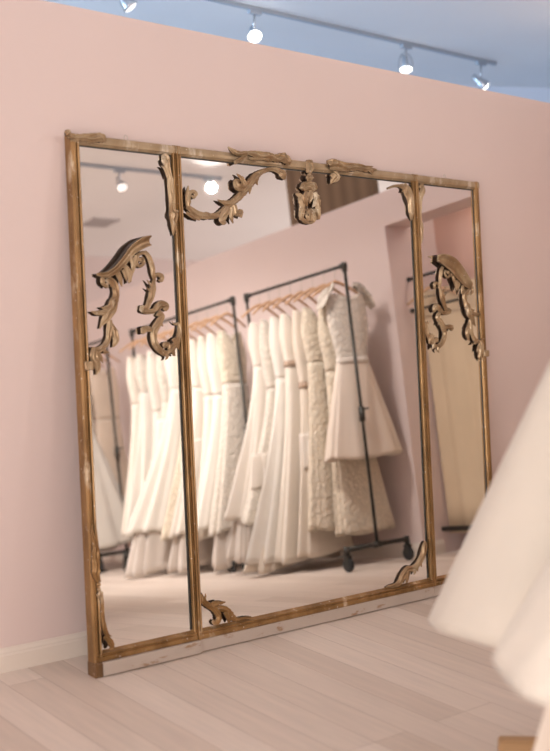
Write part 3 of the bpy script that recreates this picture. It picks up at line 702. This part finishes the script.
rack_row(5.07, [-3.06+.0, -3.19, -3.32, -3.46, -3.61, -3.76, -3.91, -4.06, -4.22, -4.36], [
 dict(label='champagne lace gown at the nook end of the long middle rack', waist=1.40, mat='ilace', hem=.30, a=.36, b=.062, dx=-.10, nf=8, bmat='lace', under=(.05, .36, 'grey')),
 dict(label='white tulle gown, second on the long middle rack', waist=1.33, mat='white', hem=.33, a=.38, b=.064, dx=-.12, nf=11, amp=.08),
 dict(label='ivory satin gown with plain skirt, third on the long middle rack', waist=1.34, mat='ivory', hem=.25, a=.34, b=.064, dx=-.08, nf=8),
 dict(label='soft white layered gown, fourth on the long middle rack', waist=1.42, mat='soft', hem=.30, a=.42, b=.068, dx=-.14, nf=10, tier=[(.8, 'white')], under=(.04, .42, 'grey')),
 dict(label='cream lace gown with taupe belt, fifth on the long middle rack', waist=1.28, mat='lace', hem=.28, a=.36, b=.07, dx=-.10, belt='belt', nf=8),
 dict(label='full white tulle gown over rose grey underskirt, middle rack', waist=1.45, mat='white', hem=.34, a=.48, b=.074, dx=-.2, nf=12, amp=.085, under=(.03, .50, 'grey')),
 dict(label='ivory gown with three white tiers, seen left of the mullion', waist=1.36, mat='ilace', hem=.30, a=.40, b=.068, dx=-.12, nf=10, tier=[(1.0, 'white'), (.68, 'soft')]),
 dict(label='pale chiffon gown behind the three-tiered gown', waist=1.30, mat='soft', hem=.28, a=.33, b=.07, dx=-.03, nf=9, under=(.03, .42, 'grey')),
 dict(label='white gown with ivory bodice near the far end of the middle rack', waist=1.48, mat='white', hem=.36, a=.33, b=.066, dx=-.05, bmat='ilace', nf=11, under=(.06, .32, 'grey')),
 dict(label='ivory satin gown at the far end of the middle rack', waist=1.40, mat='ivory', hem=.30, a=.30, b=.064, dx=-.04, nf=8),
], G2, H2, 'middle')
rack_row(5.05, [-4.97, -5.12, -5.28, -5.45, -5.64], [
 dict(label='nude satin gown beside the dark upright of the farthest rack', waist=1.33, mat='nude', hem=.35, a=.26, b=.07, dx=-.02, nf=7),
 dict(label='blush satin gown, second on the farthest rack', waist=1.34, mat='blush', hem=.3, a=.30, b=.072, dx=-.05, nf=8),
 dict(label='ivory satin gown, third on the farthest rack', waist=1.42, mat='ivory', hem=.2, a=.34, b=.074, dx=-.08, nf=9),
 dict(label='white tulle gown, fourth on the farthest rack', waist=1.28, mat='white', hem=.15, a=.42, b=.08, dx=-.12, nf=11),
 dict(label='cream lace gown, last on the farthest rack', waist=1.45, mat='lace', hem=.2, a=.34, b=.08, dx=-.08, nf=8),
], G3, H3, 'farthest')

# ball gown on a dress form in front of the farthest rack
fx, fy = 4.70, -4.95
form = tag(empty('dress_form', (fx, fy, 0)), 'linen dress form on a black stand wearing the flared white ball gown', 'dress form')
prof = [(.0, .98), (.15, 1.0), (.165, 1.06), (.125, 1.22), (.115, 1.28), (.135, 1.42), (.15, 1.52), (.13, 1.62), (.06, 1.70), (.045, 1.78), (.0, 1.79)]
f = lathe('torso', prof, M['form'], form, 28, Matrix.Diagonal((1.05, .72, 1, 1)))
lathe('neck_cap', [(.0, 1.785), (.04, 1.79), (.03, 1.82), (.012, 1.83), (.016, 1.85), (.0, 1.865)], M['oak'], form)
tube('pole', [(0, 0, .05), (0, 0, 1.0)], .014, M['iron'], form); lathe('base', [(.0, 0), (.16, 0), (.16, .012), (.03, .045), (.0, .05)], M['iron'], form)
g = tag(empty('ball_gown', (fx, fy, 0)), 'flared white ball gown standing before the farthest rack', 'dress')
rows = [(lerp(1.56, 1.27, i/8), lerp(.175, .140, (i/8)**.8), lerp(.128, .102, i/8), 0) for i in range(9)]
shell('bodice', rows, M['ilace'], g, 5, lambda t: .01)
rows = [(lerp(1.27, .22, i/26), lerp(.140, .56, (i/26)**.9), lerp(.102, .18, (i/26)**.9), 0) for i in range(27)]
shell('skirt', rows, M['white'], g, 14, lambda t: .06*min(1, t*1.4), hem_wave=.015)

# ------------------------------------------------------------------ rack of dresses at the right edge of the picture
yaw = .6881; FW = Vector((math.sin(yaw), math.cos(yaw), 0)); RT = Vector((math.cos(yaw), -math.sin(yaw), 0)); CAM0 = Vector((0, -3.8725, 0))
def at(depth, lat): return CAM0+FW*depth+RT*lat
ang = math.atan2(RT.y, RT.x)             # hangers face the camera side: local x = RT
pc = at(2.70, .985)
rk = tag(empty('wooden_garment_rack', pc, (0, 0, ang)), 'light wooden garment rack at the right edge holding pale dresses', 'clothes rack')
tube('top_rail', [(0, -.82, 2.04), (0, .74, 2.04)], .0135, M['oak'], rk, 14)
for sy in (-.80, .72):
    bm = bmesh.new(); add_box(bm, -.02, .02, sy-.02, sy+.02, .05, 2.075); from_bm('upright', bm, M['oak'], rk)
    bm = bmesh.new(); add_box(bm, -.24, .18, sy-.025, sy+.025, .0, .082); bmesh.ops.bevel(bm, geom=list(bm.edges), offset=.006, segments=2, affect='EDGES'); from_bm('foot', bm, M['oak'], rk)
GF = 'dresses on the wooden rack'; HF = 'hangers on the wooden rack'
def front(depth, label, hl, **kw):
    p = at(depth, .985); kw.setdefault('dx', 0)
    hanger(p.x, p.y, RZ, ang, hl, HF)
    return dress(p.x, p.y, ang, label, GF, **kw)
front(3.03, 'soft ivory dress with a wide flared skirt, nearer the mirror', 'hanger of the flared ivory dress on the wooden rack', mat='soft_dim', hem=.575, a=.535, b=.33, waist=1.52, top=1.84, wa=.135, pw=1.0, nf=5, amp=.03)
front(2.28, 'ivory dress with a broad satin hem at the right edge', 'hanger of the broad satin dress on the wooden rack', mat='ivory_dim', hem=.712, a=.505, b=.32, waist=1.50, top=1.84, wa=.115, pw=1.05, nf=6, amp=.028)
front(2.665, 'long blush satin gown reaching below the two shorter dresses', 'hanger of the long blush gown on the wooden rack', mat='blush', hem=.06, a=.38, b=.05, waist=1.42, top=1.84, wa=.12, nf=9, amp=.05)

# ------------------------------------------------------------------ the nook
cur = bmesh.new(); K = 60; top_v, bot_v = [], []
rows = []
for j in range(9):
    row = []
    for i in range(K+1):
        y = lerp(NJ+.015, -.34, i/K); row.append(cur.verts.new((XS+.262+.010*math.sin(i*.55)+.005*math.sin(i*1.3+1), y, lerp(.13, 1.86, j/8))))
    rows.append(row)
for A, B in zip(rows, rows[1:]):
    for i in range(K): cur.faces.new((A[i], A[i+1], B[i+1], B[i]))
c = tag(from_bm('fabric_curtain', cur, M['nook'], smooth=True), 'plain cream fabric curtain closing the lower part of the nook', 'curtain')
md = c.modifiers.new('t', 'SOLIDIFY'); md.thickness = .004
t = tag(empty('hanging_rail', (XS+.175, NJ, 1.96)), 'short black pipe rail on the nook cheek, the upper one', 'rail')
def rail(name, root, ln, r=.012):
    bm = bmesh.new(); add_tube(bm, [(0, 0, 0), (0, ln, 0)], r, 12); from_bm('rail_tube', bm, M['iron'], root, smooth=True)
    lathe('flange', [(.0, 0), (.018, 0), (.018, .005), (.015, .008), (.015, .018), (.0, .02)], M['iron'], root, 18, Matrix.Rotation(-PI/2, 4, 'X'))
    lathe('end_cap', [(.0, 0), (.015, .002), (.015, .02), (.0, .024)], M['iron'], root, 14, Matrix.Translation((0, ln-.012, 0)) @ Matrix.Rotation(-PI/2, 4, 'X'))
rail('a', t, .34)
t2 = tag(empty('hanging_rail', (XS+.17, NJ, 1.73)), 'longer black pipe rail below the short one in the nook', 'rail'); rail('b', t2, .50, .009)
t3 = tag(empty('foot_rail', (XS+.215, NJ, .165)), 'black pipe foot rail near the floor of the nook', 'rail'); rail('c', t3, .8, .018)
hh = hanger(XS+.175, NJ+.22, 1.96-.0175+.012+.0022+.002, 1.2, 'empty wooden hanger on the short rail in the nook', None)
hh.name = 'wooden_hanger'
bm = bmesh.new(); add_tube(bm, catmull([(-.14, 0, -.13), (-.10, .012, -.155), (0, .014, -.16), (.10, .012, -.155), (.14, 0, -.13)], 5), .004, 8)
from_bm('trouser_bar', bm, M['iron'], hh, smooth=True)

# ------------------------------------------------------------------ track lights
def track(name, x0, x1, y, label):
    r = tag(empty(name, ((x0+x1)/2, y, CH)), label, 'light track'); h = (x1-x0)/2
    box('rail_body', (-h, h, -.017, .017, -.022, 0), M['track'], r, .003)
    box('end_cap', (-h-.008, -h, -.019, .019, -.024, 0), M['track'], r); box('end_cap', (h, h+.008, -.019, .019, -.024, 0), M['track'], r)
    return r
def lamp(x, y, aim, label, group, style='gimbal', glow='bulb', drop=.085, sc=1.):
    r = tag(empty('track_lamp', (x, y, CH-.022)), label, 'spot lamp', group)
    box('adapter', (-.045, .045, -.016, .016, -.022, 0), M['track'], r, .003)
    tube('stem', [(0, 0, -.02), (0, 0, -drop)], .008, M['chrome'], r)
    A = Vector(aim).normalized(); Q = A.to_track_quat('-Z', 'Y').to_matrix().to_4x4(); T = Matrix.Translation((0, 0, -drop-.02)) @ Q @ Matrix.Scale(sc, 4)
    if style == 'gimbal':
        lathe('housing', [(.0, .075), (.018, .075), (.020, .03), (.034, .010), (.044, -.03), (.047, -.045), (.040, -.045), (.036, -.03), (.0, -.02)], M['chrome'], r, 24, T)
    elif style == 'cage':
        lathe('housing', [(.0, .06), (.016, .06), (.02, .01), (.038, -.05), (.034, -.05), (.0, .0)], M['track'], r, 24, T)
        bm = bmesh.new()
        for k in range(6):
            a = k*PI/3; add_tube(bm, [T @ Vector((rr*math.cos(a), rr*math.sin(a), z)) for rr, z in ((.012, .075), (.04, .05), (.056, 0), (.052, -.045), (.045, -.06))], .003, 6)
        from_bm('wire_cage', bm, M['chrome'], r, smooth=True)
    elif style == 'bare':
        lathe('housing', [(.0, .07), (.022, .07), (.028, .02), (.045, -.005), (.042, -.010), (.0, .0)], M['track'], r, 24, T)
    if style == 'bare': lathe('bulb', [(.0, -.002), (.044, -.006), (.055, -.022), (.048, -.042), (.03, -.054), (.0, -.058)], M[glow], r, 24, T)
    else: lathe('bulb', [(.0, -.022), (.037, -.034), (.039, -.046), (.026, -.054), (.0, -.057)], M[glow], r, 24, T)
    return r
track('light_track', 2.4, 6.36, 1.42, 'grey light track on the ceiling of the room behind the partition')
LG = 'spot lamps behind the partition'
lamp(3.235, 1.42, (.55, -.35, -.75), 'chrome spot lamp tilted away, leftmost above the partition edge', LG, 'gimbal', 'bulb_low')
lamp(4.135, 1.42, (-.15, -.55, -.8), 'round glowing white bulb lamp above the partition edge', LG, 'bare', 'bulb', .118, .78)
lamp(5.44, 1.42, (-.05, -.2, -1), 'wire-caged spot lamp hanging straight down above the partition edge', LG, 'cage', 'bulb', .105)
lamp(6.215, 1.42, (.75, -.45, -.65), 'cylinder spot lamp tilted right at the end of the track', LG, 'gimbal', 'bulb', .125)
track('light_track', 2.6, 5.52, -3.55, 'grey light track on the ceiling above the dress racks')
LG2 = 'spot lamps above the dress racks'
lamp(4.54, -3.55, (-.1, .55, -.75), 'chrome gimbal spot lamp seen in the narrow mirror panel', LG2, 'gimbal', 'bulb_low', .095)
lamp(5.40, -3.55, (-.45, .85, -.35), 'bright spot lamp aimed at the mirror, seen in its centre panel', LG2, 'bare', 'bulb_mid', .065, .66)
v = tag(empty('ceiling_vent', (5.28, -5.15, CH)), 'grey louvred air vent in the ceiling above the farthest rack', 'vent')
bm = bmesh.new()
for a in ((-.14, .14, -.14, -.12), (-.14, .14, .12, .14), (-.14, -.12, -.14, .14), (.12, .14, -.14, .14)): add_box(bm, *a, -.012, 0)
fr = from_bm('vent_frame', bm, M['vent'], v)
bm = bmesh.new()
for k in range(8): add_box(bm, -.12, .12, -.115+k*.031, -.10+k*.031, -.009, -.003)
from_bm('louvre', bm, M['vent'], fr)

# ------------------------------------------------------------------ light
def area(name, loc, rot, sx, sy, e, col):
    l = bpy.data.lights.new(name, 'AREA'); l.shape = 'RECTANGLE'; l.size = sx; l.size_y = sy; l.energy = e; l.color = col
    o = bpy.data.objects.new(name, l); COL.objects.link(o); o.location = loc; o.rotation_euler = rot; return o
def spot(name, loc, tgt, e, size, blend, col, rad=.14):
    l = bpy.data.lights.new(name, 'SPOT'); l.energy = e; l.spot_size = size; l.spot_blend = blend; l.color = col; l.shadow_soft_size = rad
    o = bpy.data.objects.new(name, l); COL.objects.link(o); o.location = loc
    o.rotation_euler = (Vector(tgt)-Vector(loc)).to_track_quat('-Z', 'Y').to_euler(); return o
DAY = (1., .955, .925)
area('window_daylight', (XL-.02, -4.9, 1.65), (0, -PI/2, 0), 2.4, 1.95, LW*1.5, DAY)
area('window_daylight', (XL-.02, -2.5, 1.65), (0, -PI/2, 0), 2.4, 1.95, LW*.4, DAY)
area('window_daylight', (XL-.02, 3.2, 1.65), (0, -PI/2, 0), 2.4, 2.35, LB, (.37, .64, 1.))
area('window_daylight', (9.38, -3.5, 1.75), (0, PI/2, 0), 2.4, 4.1, LN, (1, .95, .92))  # added light from beyond the side wall, brightens the ceiling
pl = bpy.data.lights.new('nook_lamp', 'POINT'); pl.energy = NK; pl.color = (1, .90, .80); pl.shadow_soft_size = .06  # unseen fill light added above the lintel to brighten the nook
po = bpy.data.objects.new('nook_lamp', pl); COL.objects.link(po); po.location = (XS+.36, -.75, 2.46)
WARM = (1, .955, .92)
spot('lamp_and_fill_beam', (5.385, -3.50, 3.085), (3.2, 0, 2.3), SP, math.radians(80), 1, WARM, .035)
spot('lamp_and_fill_beam', (3.0, -3.55, 3.08), (2.9, 0, 2.3), SP, math.radians(80), 1, WARM)  # added beam without a fixture, brightens the mirror wall
for lx, ly, tx, ty in ((3.1, -3.55, 5.0, -3.4), (3.35, -1.3, 5.15, -2.2), (3.3, -1.5, 5.0, -3.7), (3.3, -1.8, 4.8, -5.0)):
    spot('lamp_and_fill_beam', (lx, ly, 3.08), (tx, ty, .6), SR*(1.5 if ty < -4.5 else 1), math.radians(75), 1, WARM)  # added beams without fixtures, brighten the dress racks
w = bpy.data.worlds.new('daylight'); scene.world = w; w.use_nodes = True
bg = w.node_tree.nodes['Background']; bg.inputs[0].default_value = (.85, .92, 1, 1); bg.inputs[1].default_value = .6

# ------------------------------------------------------------------ camera
cam = bpy.data.cameras.new('camera'); co = bpy.data.objects.new('camera', cam); COL.objects.link(co); scene.camera = co
pitch, roll, F_ = -.0767, .0202, 1093.256
cp, sp_ = math.cos(pitch), math.sin(pitch); cy, sy = math.cos(yaw), math.sin(yaw)
f = Vector((sy*cp, cy*cp, sp_)); r0 = Vector((cy, -sy, 0)); u0 = r0.cross(f)
r = r0*math.cos(roll)+u0*math.sin(roll); u = -r0*math.sin(roll)+u0*math.cos(roll)
co.matrix_world = Matrix(((r.x, u.x, -f.x, 0), (r.y, u.y, -f.y, -3.8725), (r.z, u.z, -f.z, 1.5), (0, 0, 0, 1)))
cam.sensor_fit = 'HORIZONTAL'; cam.sensor_width = 41.0; cam.lens = F_*41.0/550
cam.dof.use_dof = True; cam.dof.focus_distance = 4.95; cam.dof.aperture_fstop = FSTOP; cam.clip_start = .05
vs_ = scene.view_settings; vs_.view_transform = 'Standard'; vs_.look = 'None'; vs_.gamma = 1; vs_.use_curve_mapping = False
vs_.exposure = EXPO
scene.display_settings.display_device = 'sRGB'
cy_ = scene.cycles; cy_.use_denoising = True; cy_.max_bounces = 10; cy_.diffuse_bounces = 5; cy_.glossy_bounces = 6; cy_.sample_clamp_indirect = 6
